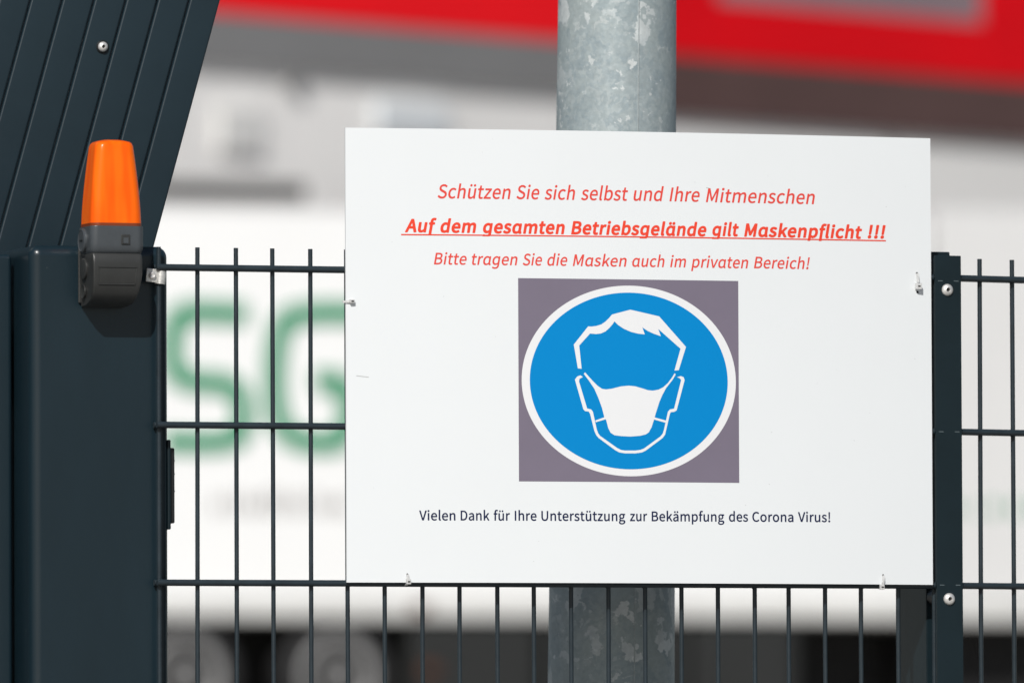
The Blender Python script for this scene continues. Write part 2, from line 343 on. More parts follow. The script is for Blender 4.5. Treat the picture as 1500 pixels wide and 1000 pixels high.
GLYPHS = {'I': {'!': (46, ['205 -16 163 -2 130 29 114 65 113 114 128 154 155 181 196 200 238 201 280 185 311 154 327 114 327 73 313 33 282 1 246 -14', '163 297 138 1005 155 1021 288 1020 301 997 282 306 263 290']),
 'B': (92, ['129 2 119 18 121 990 138 1000 504 997 579 986 688 945 734 909 765 869 790 805 794 709 776 645 735 580 683 540 788 473 838 396 854 299 845 227 821 164 788 116 738 72 679 40 613 18 454 0', '282 139 496 137 554 146 621 173 657 203 686 259 691 307 677 372 629 421 554 449 438 460 287 460', '282 596 471 594 521 603 583 628 610 653 632 701 631 765 620 797 580 837 521 858 288 867']),
 'I': (42, ['129 2 119 18 119 982 138 1000 263 1000 282 982 282 18 263 0']),
 'M': (113, ['129 2 119 18 121 990 138 1000 288 1000 306 990 554 317 802 990 821 1000 979 998 989 982 987 10 971 0 854 0 834 18 838 710 615 115 596 97 513 97 494 107 271 696 270 18 254 0']),
 'S': (83, ['374 -15 257 6 165 45 53 130 50 154 140 246 240 174 307 144 415 126 499 136 557 164 595 210 607 266 598 314 582 341 540 376 274 495 190 547 136 603 113 643 93 748 118 852 148 900 190 942 299 998 365 1013 474 1015 557 998 640 963 732 895 734 868 657 785 574 838 515 862 432 874 349 863 299 836 272 804 260 756 269 708 290 677 332 646 599 529 682 476 734 419 755 379 773 274 767 218 749 162 715 108 673 65 624 32 557 4 490 -12']),
 'a': (87, ['356 -15 247 8 189 41 139 90 102 146 76 210 54 371 60 459 82 539 112 603 156 662 206 706 264 740 331 762 397 769 464 761 522 741 589 700 602 740 614 750 731 747 739 732 740 146 747 122 793 114 809 1 731 -17 672 -9 622 25 597 71 481 2 414 -15', '397 122 447 126 489 141 539 173 576 210 576 563 505 611 431 630 381 627 339 612 279 563 236 483 220 379 233 266 270 186 328 138']),
 'b': (86, ['426 -16 336 9 251 58 234 2 126 0 107 17 107 1061 117 1081 251 1083 269 1069 267 690 342 735 409 759 476 769 551 762 617 739 676 700 745 611 773 539 793 387 786 298 765 218 731 146 684 84 642 47 584 12 517 -10', '422 122 509 139 567 188 610 274 624 379 614 491 584 565 526 615 451 630 359 607 270 539 270 186 351 137']),
 'c': (72, ['396 -15 271 10 212 41 154 89 111 146 80 210 59 290 52 379 59 459 82 539 115 603 163 663 221 710 288 743 354 762 463 767 529 753 588 728 654 681 660 660 588 571 571 571 504 615 446 630 388 626 307 587 253 523 223 435 219 371 235 266 279 186 346 136 421 120 471 124 531 146 604 190 621 179 677 90 638 53 554 9 479 -12']),
 'd': (87, ['356 -15 247 8 189 41 139 90 102 146 76 210 60 282 54 371 60 459 81 536 112 603 154 660 206 707 264 741 331 762 422 767 489 754 572 712 579 716 576 1069 597 1083 722 1083 739 1061 737 9 722 0 614 0 602 9 589 65 481 2 414 -15', '397 122 447 126 489 141 539 173 576 210 576 563 505 611 431 630 381 627 339 612 279 563 236 483 220 379 233 266 270 186 328 138']),
 'e': (78, ['404 -15 279 10 218 41 158 90 114 146 81 210 59 290 52 371 59 459 82 539 114 603 157 660 213 708 271 741 338 762 404 769 471 763 538 743 588 715 638 669 672 619 698 555 717 411 712 346 696 329 229 329 216 322 234 250 255 210 310 154 354 131 396 119 471 117 554 138 621 172 642 162 686 82 679 59 600 17 538 -3', '220 451 563 451 569 459 558 523 524 587 471 624 404 636 338 623 279 584 233 515']),
 'g': (87, ['356 -322 214 -291 114 -241 109 -217 154 -136 181 -127 264 -168 364 -190 439 -187 497 -167 531 -142 563 -88 576 -16 577 72 472 23 372 7 306 14 246 32 189 64 146 104 101 169 75 233 59 305 53 385 60 466 81 541 115 610 159 666 214 712 322 760 397 769 464 761 539 733 589 700 600 739 614 750 731 747 739 731 739 -8 734 -80 718 -136 683 -201 647 -241 597 -276 472 -318', '391 145 447 148 489 163 576 233 576 562 514 607 439 629 372 625 306 592 254 530 223 434 223 329 248 241 300 177 331 158']),
 'h': (85, ['117 2 107 18 107 1070 126 1083 251 1083 263 1078 270 1062 267 675 376 745 492 769 551 763 634 729 676 692 705 645 724 588 736 476 737 18 717 0 592 0 576 10 567 532 554 572 530 604 501 620 451 627 401 619 359 601 270 524 268 10 251 0']),
 'i': (40, ['123 0 107 18 107 733 123 750 256 750 270 733 270 18 256 1', '190 861 148 868 115 889 96 917 87 958 95 998 115 1027 148 1048 190 1055 231 1047 260 1030 283 998 290 958 282 917 258 885 231 869']),
 'k': (77, ['117 2 107 18 107 1070 126 1083 251 1083 267 1062 270 412 559 748 709 750 723 741 718 717 484 444 758 18 742 0 592 5 384 330 267 195 265 10 251 0']),
 'l': (41, ['234 -15 184 -2 142 31 122 65 109 122 107 1061 112 1077 126 1083 251 1083 269 1069 271 146 281 122 327 114 348 9 334 -6 309 -12']),
 'm': (128, ['117 2 107 18 107 733 117 748 235 749 247 733 259 670 309 711 376 748 442 766 517 766 617 729 649 701 684 648 757 709 817 744 926 769 1034 747 1076 721 1109 687 1152 596 1163 532 1166 18 1159 4 1026 0 1006 10 997 532 984 572 959 605 917 624 884 627 801 599 717 524 715 10 701 0 566 2 555 18 555 452 548 532 535 572 509 606 467 624 434 627 351 598 270 524 268 10 251 0']),
 'n': (85, ['117 2 107 18 109 741 126 750 234 749 244 741 259 668 350 733 451 766 551 763 642 724 676 692 705 645 733 540 734 9 717 0 592 0 576 10 567 532 554 572 530 604 501 620 451 627 401 619 359 601 270 524 268 10 251 0']),
 'p': (87, ['117 -299 107 -283 107 737 126 750 234 749 246 737 259 684 347 737 442 766 551 762 617 739 667 708 717 657 772 544 787 472 792 384 785 295 764 215 734 151 692 93 642 46 584 12 517 -10 401 -12 268 38 268 -291 251 -301', '384 127 467 125 534 155 590 223 611 279 625 392 603 528 559 594 492 626 434 630 384 618 271 544 270 191 309 158']),
 'r': (55, ['117 2 107 18 109 741 126 750 235 749 247 733 259 659 325 725 386 757 476 768 542 750 551 733 524 620 509 612 417 622 376 607 312 548 271 476 268 10 251 0']),
 's': (66, ['277 -15 194 2 98 41 28 90 31 114 102 198 244 124 319 113 377 120 435 158 448 186 447 226 402 277 185 371 111 427 72 499 70 587 85 635 110 676 177 731 277 764 410 762 477 742 558 700 587 676 579 652 510 576 385 634 285 631 252 614 230 587 227 532 269 489 485 398 556 346 585 306 600 266 603 170 562 82 494 24 385 -12']),
 't': (54, ['337 -15 253 1 212 23 157 90 131 186 128 611 37 616 18 635 18 724 26 740 137 756 149 933 162 950 270 951 289 941 295 751 478 750 492 732 492 635 483 619 290 611 291 234 302 162 328 131 362 119 403 118 478 135 489 122 514 25 503 11 445 -5']),
 'u': (85, ['315 -15 237 1 190 27 152 65 110 154 96 282 97 740 115 750 240 750 257 740 266 218 279 178 303 146 331 131 381 124 431 131 473 151 561 234 563 740 581 750 715 747 723 732 720 9 706 0 590 3 573 88 515 39 456 6 381 -15']),
 'v': (73, ['276 2 0 725 1 741 18 750 151 750 164 741 359 170 554 741 568 750 701 749 711 725 448 10 434 0']),
 'z': (67, ['39 2 29 18 31 91 399 612 81 619 71 636 73 741 89 750 606 748 615 733 614 661 244 139 614 133 627 115 623 7 606 0']),
 'ü': (85, ['315 -15 237 1 190 27 152 65 110 154 96 282 97 740 115 750 240 750 257 740 266 218 279 178 303 146 331 131 381 124 431 131 473 151 561 234 563 740 581 750 715 747 723 732 720 9 706 0 590 3 573 88 515 39 456 6 381 -15', '240 867 206 884 180 916 172 957 179 989 198 1017 231 1038 265 1045 306 1036 331 1021 355 989 361 957 353 916 306 872', '531 868 498 885 474 916 465 957 472 989 495 1021 523 1038 556 1045 598 1037 624 1021 648 989 655 957 648 920 630 892 598 871'])},
 'B': {'!': (50, ['191 -13 137 8 102 40 79 88 79 148 103 198 146 234 213 252 268 245 313 222 344 188 360 148 360 88 336 38 302 7 246 -14', '157 276 135 291 123 319 104 980 124 1010 146 1019 291 1019 324 1002 336 970 316 309 280 274']),
 'A': (89, ['-11 2 -41 24 -46 64 298 976 344 1000 511 994 536 966 875 64 870 24 822 0 689 0 655 12 639 34 555 275 278 276 267 270 170 14 133 0', '338 465 489 465 411 687']),
 'B': (96, ['121 2 99 15 84 44 84 946 92 976 132 1000 510 997 643 971 710 942 792 866 824 796 831 726 821 655 787 585 751 545 843 462 882 375 889 314 881 244 855 174 818 124 758 74 621 18 454 0', '317 194 488 191 599 219 632 244 653 284 646 365 610 399 543 422 321 430', '317 625 332 617 466 619 562 645 597 696 588 764 566 786 510 806 321 811']),
 'M': (117, ['121 2 92 24 84 54 84 946 99 985 132 1000 288 1000 332 980 554 426 777 982 821 1000 977 1000 1007 986 1024 946 1024 54 1010 16 977 0 843 1 815 14 801 34 799 505 798 485 646 124 631 104 599 91 499 92 465 114 310 493 302 34 266 2']),
 'a': (91, ['345 -13 233 10 164 48 110 98 45 214 24 298 25 459 46 539 80 609 127 670 186 720 256 756 322 776 456 778 567 740 611 766 745 761 774 720 775 188 827 148 845 26 811 -4 700 -15 645 -1 578 45 456 -7', '389 178 467 189 540 238 541 539 500 572 433 590 378 585 328 559 285 509 258 429 258 329 283 248 322 201']),
 'b': (90, ['409 -13 276 31 231 0 120 0 87 15 73 38 72 1031 85 1061 109 1075 253 1078 299 1051 309 740 398 773 476 783 553 777 631 753 689 720 742 670 806 549 827 399 820 309 799 228 758 148 664 51 598 14 520 -10', '412 178 464 180 520 208 560 258 586 339 588 439 568 519 531 567 487 587 398 581 336 549 305 519 307 218 364 189']),
 'c': (76, ['377 -13 265 9 199 41 132 90 83 148 46 218 24 298 17 379 25 469 49 549 89 619 143 680 196 720 265 754 343 776 465 782 543 766 632 725 690 680 693 639 620 549 588 534 554 539 488 580 443 590 388 585 332 559 286 509 257 429 257 339 269 288 326 208 399 178 477 182 584 238 622 238 643 225 699 148 711 108 665 60 565 10 454 -14']),
 'd': (91, ['345 -13 233 10 167 46 111 96 74 148 43 218 23 309 25 459 46 539 80 609 127 670 186 720 245 752 322 776 389 783 540 760 547 1051 589 1077 745 1072 767 1053 774 1031 773 38 756 12 722 0 600 3 567 34 456 -7', '389 178 467 189 540 238 541 539 500 572 433 590 378 585 328 559 285 509 258 429 258 329 283 248 322 201']),
 'e': (82, ['388 -13 265 12 199 44 132 95 86 148 48 218 24 298 17 379 25 469 50 549 88 618 132 672 191 720 254 753 332 777 399 783 477 777 554 755 610 726 664 680 729 569 752 419 743 339 710 310 265 307 265 280 288 242 365 184 432 172 488 175 632 224 665 208 719 118 721 88 709 68 610 17 499 -11', '261 489 529 489 513 539 489 569 454 588 410 595 354 587 321 569 288 538']),
 'f': (50, ['128 -241 106 -228 92 -200 91 572 28 580 -2 602 -7 723 17 753 84 762 92 773 95 873 108 933 151 1008 195 1049 306 1090 462 1082 517 1063 539 1033 506 913 462 888 395 904 351 901 335 883 325 843 328 767 439 765 473 743 481 632 474 602 451 582 324 572 321 -210 284 -242']),
 'g': (91, ['333 -300 200 -270 82 -209 73 -169 125 -79 145 -61 178 -54 322 -109 389 -115 456 -107 489 -92 521 -59 541 32 533 43 411 8 300 13 222 37 116 112 67 182 24 312 26 473 49 553 81 613 133 678 191 724 311 773 433 781 500 769 567 740 611 766 745 761 766 744 774 714 774 22 750 -109 717 -169 680 -209 611 -257 478 -297', '367 202 456 206 541 262 541 543 467 584 411 590 347 573 300 534 267 473 255 393 267 302 300 242']),
 'h': (89, ['109 2 87 15 72 44 72 1037 87 1062 109 1075 264 1076 287 1065 304 1037 305 736 442 780 553 779 664 735 706 696 738 645 759 585 772 475 771 44 755 14 720 0 587 0 547 24 533 525 504 575 442 587 376 567 308 515 298 24 253 0']),
 'i': (43, ['112 2 88 14 72 44 72 726 90 754 112 765 268 764 295 746 305 716 305 44 290 15 268 2', '134 816 90 842 60 886 54 946 73 996 112 1032 156 1049 212 1050 268 1031 305 996 323 956 323 906 307 866 279 835 234 813 190 807']),
 'k': (81, ['109 2 87 15 72 44 72 1037 87 1062 109 1075 253 1077 287 1063 302 1037 308 505 542 760 709 766 740 756 757 736 759 706 748 686 527 445 786 74 793 44 777 14 753 2 576 8 376 284 302 204 302 44 287 14 253 0']),
 'l': (45, ['220 -13 164 3 118 38 91 78 73 148 72 1031 87 1063 120 1077 264 1076 292 1061 305 1031 306 188 361 148 383 38 366 8 342 -5']),
 'm': (132, ['109 2 79 24 72 54 72 716 98 759 242 764 264 753 287 722 398 773 520 781 609 756 698 692 764 738 842 772 920 783 976 779 1042 763 1093 736 1163 655 1186 595 1201 475 1201 44 1176 7 1020 0 976 26 966 505 942 568 887 587 820 566 754 515 752 54 745 24 698 0 564 1 537 14 521 44 514 525 487 575 431 587 376 569 306 515 298 24 253 0']),
 'n': (89, ['109 2 87 15 72 44 72 716 82 746 120 766 231 766 264 753 287 719 398 770 498 783 609 764 664 735 733 655 768 535 772 54 764 24 742 5 709 0 587 0 547 24 533 525 509 572 453 587 387 572 308 515 305 54 297 24 253 0']),
 'p': (91, ['109 -280 87 -267 72 -238 75 734 109 764 231 766 263 755 287 728 376 767 476 783 553 777 631 753 687 721 742 669 779 614 807 544 827 404 821 313 797 223 768 163 709 88 653 43 587 10 453 -16 387 -9 309 16 297 -258 253 -282', '384 183 464 180 509 200 557 253 578 303 590 394 580 484 553 545 487 587 398 581 305 524 305 223']),
 'r': (59, ['109 2 87 15 72 44 76 736 109 764 231 766 264 753 287 722 376 771 453 783 509 779 564 759 586 716 553 595 520 575 442 584 398 575 353 542 308 475 297 24 253 0']),
 's': (70, ['271 -14 149 13 49 61 -1 98 -10 118 -4 148 60 229 94 248 127 244 227 187 316 169 394 185 412 208 411 238 360 276 160 355 87 409 39 489 35 589 78 680 160 744 271 779 416 776 516 746 598 700 621 670 616 635 527 542 494 541 394 590 338 598 271 580 259 559 261 539 305 508 505 431 583 376 634 288 638 188 594 94 513 28 394 -11']),
 't': (57, ['309 -13 242 2 192 28 122 108 96 208 93 569 9 585 -17 619 -13 730 20 758 104 770 116 920 153 953 298 948 325 910 326 770 487 765 514 750 527 720 527 619 509 589 476 578 342 577 325 569 326 248 334 198 353 178 398 174 476 191 509 176 548 48 526 18 465 -2 376 -15']),
 'u': (89, ['298 -13 220 4 165 35 121 78 76 168 61 298 67 740 87 759 120 766 253 765 288 740 301 238 331 189 387 179 453 199 526 268 532 740 576 766 731 759 758 720 753 28 709 0 598 0 565 12 542 48 431 -5']),
 'ä': (91, ['345 -13 233 10 164 48 110 98 45 214 24 298 25 459 46 539 80 609 127 670 186 720 256 756 322 776 456 778 567 740 611 766 745 761 774 720 775 188 827 148 845 26 811 -4 700 -15 645 -1 578 45 456 -7', '389 178 467 189 540 238 541 539 500 572 433 590 378 585 328 559 285 509 258 429 258 329 283 248 322 201', '300 809 256 817 211 843 184 880 174 930 183 970 211 1008 256 1034 300 1042 356 1032 393 1010 424 970 433 930 423 880 392 840 356 819', '589 809 545 818 496 850 469 900 467 940 487 990 522 1022 567 1039 622 1040 667 1024 705 990 724 950 725 910 711 870 678 834 645 817'])},
 'R': {'!': (47, ['188 -12 140 14 117 46 106 93 114 141 138 177 171 199 221 210 263 202 297 181 325 141 334 93 326 54 305 19 271 -5 221 -17', '171 288 154 308 133 1000 155 1021 288 1020 306 1000 287 308 271 289']),
 'B': (92, ['121 6 114 23 115 985 138 1000 504 997 638 970 696 942 741 906 771 866 795 802 799 707 779 638 738 576 692 540 792 476 843 397 859 301 851 230 826 166 793 118 746 76 688 43 613 18 454 0 138 0', '288 142 496 145 554 155 622 182 668 230 683 269 683 341 671 373 629 416 546 446 438 456 288 453', '287 595 471 598 521 607 579 631 604 652 626 699 626 762 614 794 579 829 513 852 288 858']),
 'C': (90, ['446 -11 329 20 254 61 187 119 130 197 89 284 64 388 55 499 64 610 90 714 131 801 187 877 254 935 337 981 421 1006 571 1014 654 995 729 960 812 894 817 865 746 783 729 776 629 842 554 864 462 859 404 840 354 809 282 722 255 658 239 586 233 499 253 348 278 284 312 231 354 189 404 159 462 140 521 134 579 141 659 173 737 238 754 242 837 160 845 141 771 65 659 6 562 -15']),
 'D': (97, ['121 6 114 23 115 985 138 1000 496 992 596 968 688 924 754 871 813 795 850 715 875 611 882 500 873 389 850 293 810 206 756 134 689 79 596 33 504 9 396 0 138 0', '287 150 454 151 529 173 579 199 623 238 656 285 684 349 704 500 699 587 683 659 659 715 621 768 579 804 521 834 454 851 288 852']),
 'I': (43, ['121 6 114 23 114 977 121 994 138 1000 263 1000 280 993 287 977 287 23 280 7 263 0']),
 'U': (101, ['409 -10 342 5 284 32 223 78 172 141 137 221 117 308 110 412 111 984 134 1000 259 1000 282 984 283 412 300 276 325 221 375 165 417 146 492 134 575 148 611 165 667 226 688 276 706 412 707 984 725 1000 859 999 875 976 875 419 868 308 845 213 807 133 767 82 709 36 642 5 567 -12']),
 'V': (81, ['310 3 295 23 -21 985 1 1000 135 1000 156 985 393 224 634 985 651 1000 793 998 807 985 807 969 489 15 468 0']),
 'a': (79, ['239 -11 166 14 130 38 76 109 57 205 65 268 85 316 130 370 239 432 330 460 505 490 505 531 485 579 464 602 422 621 380 626 289 611 155 551 139 563 92 642 91 666 189 723 314 762 405 771 472 765 530 747 580 718 618 682 648 634 669 579 683 459 681 14 664 0 547 2 535 14 522 65 439 16 372 -7 297 -17', '279 133 330 125 397 136 447 160 509 205 506 364 330 327 255 284 230 245 227 189 242 157']),
 'd': (87, ['306 -10 239 11 182 46 139 86 97 149 71 213 55 284 49 372 55 459 76 539 107 602 154 666 206 711 264 744 331 764 422 770 489 757 572 717 572 1066 589 1081 731 1080 744 1056 742 14 722 0 614 0 596 14 589 60 514 16 447 -8 381 -17', '367 133 422 130 472 142 531 176 571 213 570 563 514 601 456 621 381 621 310 586 258 523 230 435 228 316 252 229 299 165']),
 'e': (78, ['354 -11 279 9 213 43 159 86 113 142 76 213 54 292 47 372 54 459 76 539 108 602 154 662 205 706 271 744 338 764 404 771 471 765 538 746 595 714 638 674 677 618 717 491 722 412 715 340 696 326 229 325 222 316 236 260 288 181 346 143 396 128 504 131 621 180 638 176 692 78 686 62 629 29 538 -4 463 -16', '222 459 564 459 553 523 521 583 471 618 404 630 338 616 282 579 238 515']),
 'f': (47, ['137 2 122 23 122 603 26 619 22 731 37 745 122 754 125 890 136 945 156 993 212 1057 262 1083 362 1099 495 1075 509 1049 475 945 453 939 395 956 345 953 314 929 299 890 294 754 443 747 451 731 451 635 445 618 428 611 295 607 293 15 270 0']),
 'g': (80, ['286 -319 195 -297 139 -271 72 -207 51 -159 48 -88 63 -40 94 8 138 47 95 122 91 198 115 254 158 302 105 373 75 461 79 556 99 612 128 659 170 701 253 749 311 765 378 771 486 753 745 751 761 731 758 628 736 616 637 612 659 564 669 493 649 389 618 334 545 269 486 242 370 224 270 244 246 214 241 182 253 156 295 138 553 131 611 122 695 91 736 56 769 -8 774 -56 764 -120 711 -207 661 -249 603 -281 461 -320', '320 -191 436 -195 520 -174 589 -120 603 -80 597 -48 578 -28 536 -15 261 -2 212 -56 203 -88 207 -120 245 -165', '333 357 378 351 428 362 468 389 498 437 508 493 497 556 470 600 428 628 370 637 320 627 278 598 252 556 241 493 251 437 281 389']),
 'h': (85, ['109 6 102 23 102 1065 126 1082 251 1082 267 1076 275 1057 276 686 342 732 409 759 484 770 542 767 601 751 642 728 681 691 710 643 729 587 741 476 742 23 735 7 717 0 592 0 571 15 562 532 551 568 526 601 484 618 451 621 367 599 275 524 274 15 251 0']),
 'i': (40, ['115 3 102 23 102 731 123 753 256 752 275 731 274 15 256 1', '156 857 115 879 90 913 82 953 89 993 110 1025 148 1048 190 1055 231 1047 265 1027 288 993 295 953 288 913 265 881 231 860']),
 'k': (78, ['109 6 102 23 102 1065 126 1082 251 1082 267 1073 272 1057 276 420 551 747 709 753 729 739 725 715 491 444 763 23 742 0 601 0 587 7 384 325 272 198 267 9 251 0']),
 'l': (41, ['209 -11 159 12 134 38 104 125 102 1056 109 1075 126 1082 251 1082 275 1064 276 149 284 129 317 130 333 117 353 14 342 -3 301 -14']),
 'm': (129, ['109 6 102 23 102 723 109 747 242 748 259 675 334 730 401 760 517 768 559 760 620 731 684 658 817 747 926 771 1034 750 1076 726 1111 691 1154 603 1168 532 1171 23 1159 3 1026 0 1001 15 992 532 959 597 934 613 884 621 809 597 722 524 722 23 716 7 701 0 576 0 552 15 543 532 509 598 484 613 434 621 359 597 275 524 274 15 251 0']),
 'n': (86, ['109 6 102 23 102 731 109 746 126 753 242 748 259 674 351 736 451 768 551 766 642 728 681 691 709 646 738 540 742 23 735 7 717 0 592 0 571 15 562 532 551 568 526 601 484 618 451 621 367 599 275 524 274 15 251 0']),
 'o': (85, ['346 -11 271 11 213 42 159 86 113 142 76 213 54 292 47 380 56 467 76 539 112 610 157 666 213 712 271 743 346 765 413 771 488 763 554 743 613 713 670 666 715 610 751 539 771 467 780 380 773 292 751 213 714 141 671 88 619 46 554 10 488 -10 413 -17', '370 133 454 132 522 165 573 229 600 316 601 427 573 523 523 586 454 620 371 620 304 586 255 523 228 435 227 324 255 229 304 166']),
 'p': (87, ['109 -292 102 -275 106 743 126 753 234 752 251 737 259 690 342 738 442 768 551 764 617 742 669 711 717 663 752 607 779 536 797 393 790 297 770 218 740 154 694 91 642 45 584 11 517 -10 451 -17 392 -10 276 39 274 -283 251 -298', '419 130 476 135 540 170 588 234 616 329 617 440 597 528 552 592 492 620 434 624 384 612 319 576 275 536 275 194 334 153']),
 'r': (56, ['109 6 102 23 103 739 126 753 242 748 252 731 259 665 318 723 384 759 476 770 542 753 556 731 526 613 509 607 417 616 376 601 317 547 277 476 274 15 251 0']),
 's': (66, ['244 -10 127 26 22 93 24 117 85 197 110 205 185 157 244 133 352 123 402 138 427 158 443 189 442 229 397 276 206 356 110 421 67 499 66 594 103 674 135 707 184 738 285 767 377 769 444 756 535 718 592 674 591 658 527 578 502 571 385 628 310 630 269 618 244 598 230 571 230 539 269 495 487 404 560 350 590 308 606 268 612 213 606 165 568 86 492 22 385 -12']),
 't': (54, ['295 -11 212 22 177 54 152 93 126 189 123 602 120 611 28 612 13 634 13 722 20 740 131 753 144 928 162 951 270 952 289 944 298 753 478 752 497 730 497 634 487 615 303 611 295 602 296 237 308 165 337 135 387 125 470 145 487 139 519 30 503 11 420 -11']),
 'u': (85, ['281 -12 231 3 181 32 126 101 105 157 91 284 92 738 115 753 240 753 263 738 271 221 281 187 306 153 348 135 381 132 423 137 469 157 555 237 557 738 581 753 715 750 728 730 726 14 706 0 590 2 578 14 565 78 490 22 423 -6 348 -17']),
 'z': (67, ['31 6 24 23 30 102 387 603 373 611 81 612 66 635 73 746 89 753 612 747 620 731 615 651 256 142 614 141 632 118 626 7 606 0 48 0']),
 'ä': (79, ['239 -11 166 14 130 38 76 109 57 205 65 268 85 316 130 370 239 432 330 460 505 490 505 531 485 579 464 602 422 621 380 626 289 611 155 551 139 563 92 642 91 666 189 723 314 762 405 771 472 765 530 747 580 718 618 682 648 634 669 579 683 459 681 14 664 0 547 2 535 14 522 65 439 16 372 -7 297 -17', '279 133 330 125 397 136 447 160 509 205 506 364 330 327 255 284 230 245 227 189 242 157', '247 856 205 870 178 897 164 928 163 968 176 1000 205 1029 239 1042 280 1043 314 1030 346 1000 359 968 358 928 344 897 319 873 280 857', '539 857 497 871 470 897 456 928 455 968 468 1000 497 1028 530 1042 572 1043 614 1026 639 1001 652 968 652 928 637 897 613 873 572 857']),
 'ü': (85, ['281 -12 231 3 181 32 126 101 105 157 91 284 92 738 115 753 240 753 263 738 271 221 281 187 306 153 348 135 381 132 423 137 469 157 555 237 557 738 581 753 715 750 728 730 726 14 706 0 590 2 578 14 565 78 490 22 423 -6 348 -17', '256 856 215 869 184 897 170 928 169 968 182 1000 206 1025 248 1043 281 1043 323 1028 348 1005 365 968 365 936 350 897 325 873 290 858', '548 856 506 870 477 897 463 928 462 968 475 1000 506 1030 540 1042 581 1042 615 1029 645 1000 658 968 657 928 643 897 615 870'])}}

# ------------------------------------------------------------------ ground
bm = bmesh.new()
YARD = 1.85
xs = [-600, -60, -15, 0, 15, 30, 60, 600]
ysz = [(-400, 0), (-13, 0), (2.5, 0), (12, 0.45), (42, YARD), (46, YARD), (120, YARD), (900, YARD)]
rows = [[bm.verts.new((x, y, z)) for x in xs] for y, z in ysz]
for a, b in zip(rows, rows[1:]):
    for k in range(len(xs) - 1):
        bm.faces.new((a[k], a[k + 1], b[k + 1], b[k]))
M_BOUNCE = mat('pale_bounce_concrete', (0.30, 0.29, 0.27), 0.9, var=0.25, vscale=0.8, bump=0.6, bscale=90)  # unseen ground, paled so that it bounces fill light into the shadows
tag(link_mesh('ground', bm, M_BOUNCE), 'unseen concrete yard rising gently behind the fence, kept pale to bounce light up', kind='structure')

# ------------------------------------------------------------------ industrial hall far behind
th = R(30)
HX = Matrix.Translation((19.2421, 55.5055, 0)) @ Matrix.Rotation(th, 4, 'Z')      # x along the wall, -y outwards
M_HWALL = mat('pale_wall_cladding', (0.86, 0.85, 0.825), 0.7, var=0.05, vscale=0.7)
M_HRED = mat('red_fascia', (0.92, 0.006, 0.012), 0.5, spec=0.2, var=0.04, vscale=0.5)
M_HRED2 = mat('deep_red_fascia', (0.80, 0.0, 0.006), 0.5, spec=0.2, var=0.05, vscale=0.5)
M_HGREY = mat('grey_band', (0.215, 0.215, 0.215), 0.6, var=0.05, vscale=0.6)
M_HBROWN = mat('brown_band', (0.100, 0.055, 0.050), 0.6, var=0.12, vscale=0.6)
M_HGLASS = mat('dull_window', (0.27, 0.20, 0.22), 0.35, var=0.1, vscale=0.5)
hall = thing('industrial_hall', 'pale industrial hall with a red fascia above a dark grey band, out of focus', 'building')
hall.matrix_world = HX
def hb(name, m, *a, **k): return box(name, m, hall, *a, **k)
hb('wall', M_HWALL, -5.4, 16, 0, 12, YARD - .05, 7.9)
hb('roof', M_HGREY, -5.6, 16.2, -.25, 12.2, 8.32, 8.5)
hb('fascia', M_HRED, -5.5, 1.4, -.055, -.002, 6.70, 8.318)
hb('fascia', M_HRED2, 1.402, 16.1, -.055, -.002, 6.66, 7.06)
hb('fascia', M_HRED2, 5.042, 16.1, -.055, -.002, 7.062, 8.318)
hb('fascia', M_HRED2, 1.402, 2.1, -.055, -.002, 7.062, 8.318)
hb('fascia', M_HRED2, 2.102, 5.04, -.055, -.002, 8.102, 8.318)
wdw = hb('window', M_HGLASS, 2.102, 5.04, -.04, -.003, 7.062, 8.1)
box('window_bar', M_HGREY, wdw, 3.6, 3.64, -.05, -.041, 7.07, 8.09)
hb('band', M_HGREY, -5.5, .9, -.050, -.002, 6.345, 6.698)
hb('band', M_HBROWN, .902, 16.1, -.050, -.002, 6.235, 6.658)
hb('wall_lamp', M_HGREY, -2.28, -2.16, -.08, -.003, 6.24, 6.33, bevel=.02)
hb('vent_grille', mat('grille_grey', (0.70, 0.70, 0.68), 0.7), -2.95, -2.55, -.05, -.003, 5.80, 6.08)
hb('vent_grille', mat('grille_blue', (0.70, 0.74, 0.76), 0.7), -1.4, -.7, -.05, -.003, 5.98, 6.2)
hb('joint', M_HGREY, 4.0, 4.05, -.03, -.003, YARD, 6.2)

# ------------------------------------------------------------------ white trucks far behind
YT = 49.459
M_TRUCK = mat('white_truck_body', (0.86, 0.865, 0.86), 0.4, var=0.015, vscale=0.6)
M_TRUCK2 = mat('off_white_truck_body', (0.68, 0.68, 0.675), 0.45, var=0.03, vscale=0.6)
M_RAIL = mat('aluminium_rail', (0.64, 0.64, 0.62), 0.5, var=0.06, vscale=2)
M_GREEN = mat('green_paint', (0.0, 0.25, 0.105), 0.5, spec=0.2)
M_UNDER = mat('underbody', (0.010, 0.010, 0.011), 0.8, var=0.3, vscale=3)
M_LOCKER = mat('dark_grey_locker', (0.016, 0.017, 0.0165), 0.5, var=0.12, vscale=2)
M_TYRE = mat('tyre_rubber', (0.013, 0.013, 0.014), 0.75, var=0.2, vscale=12)
M_RIM = mat('silver_rim', (0.27, 0.27, 0.27), 0.5, metal=0.1, var=0.15, vscale=6)
M_ORANGE = mat('orange_reflector', (0.10, 0.035, 0.015), 0.4)
M_SMUDGE = mat('pale_grey_lettering', (0.42, 0.41, 0.40), 0.6)

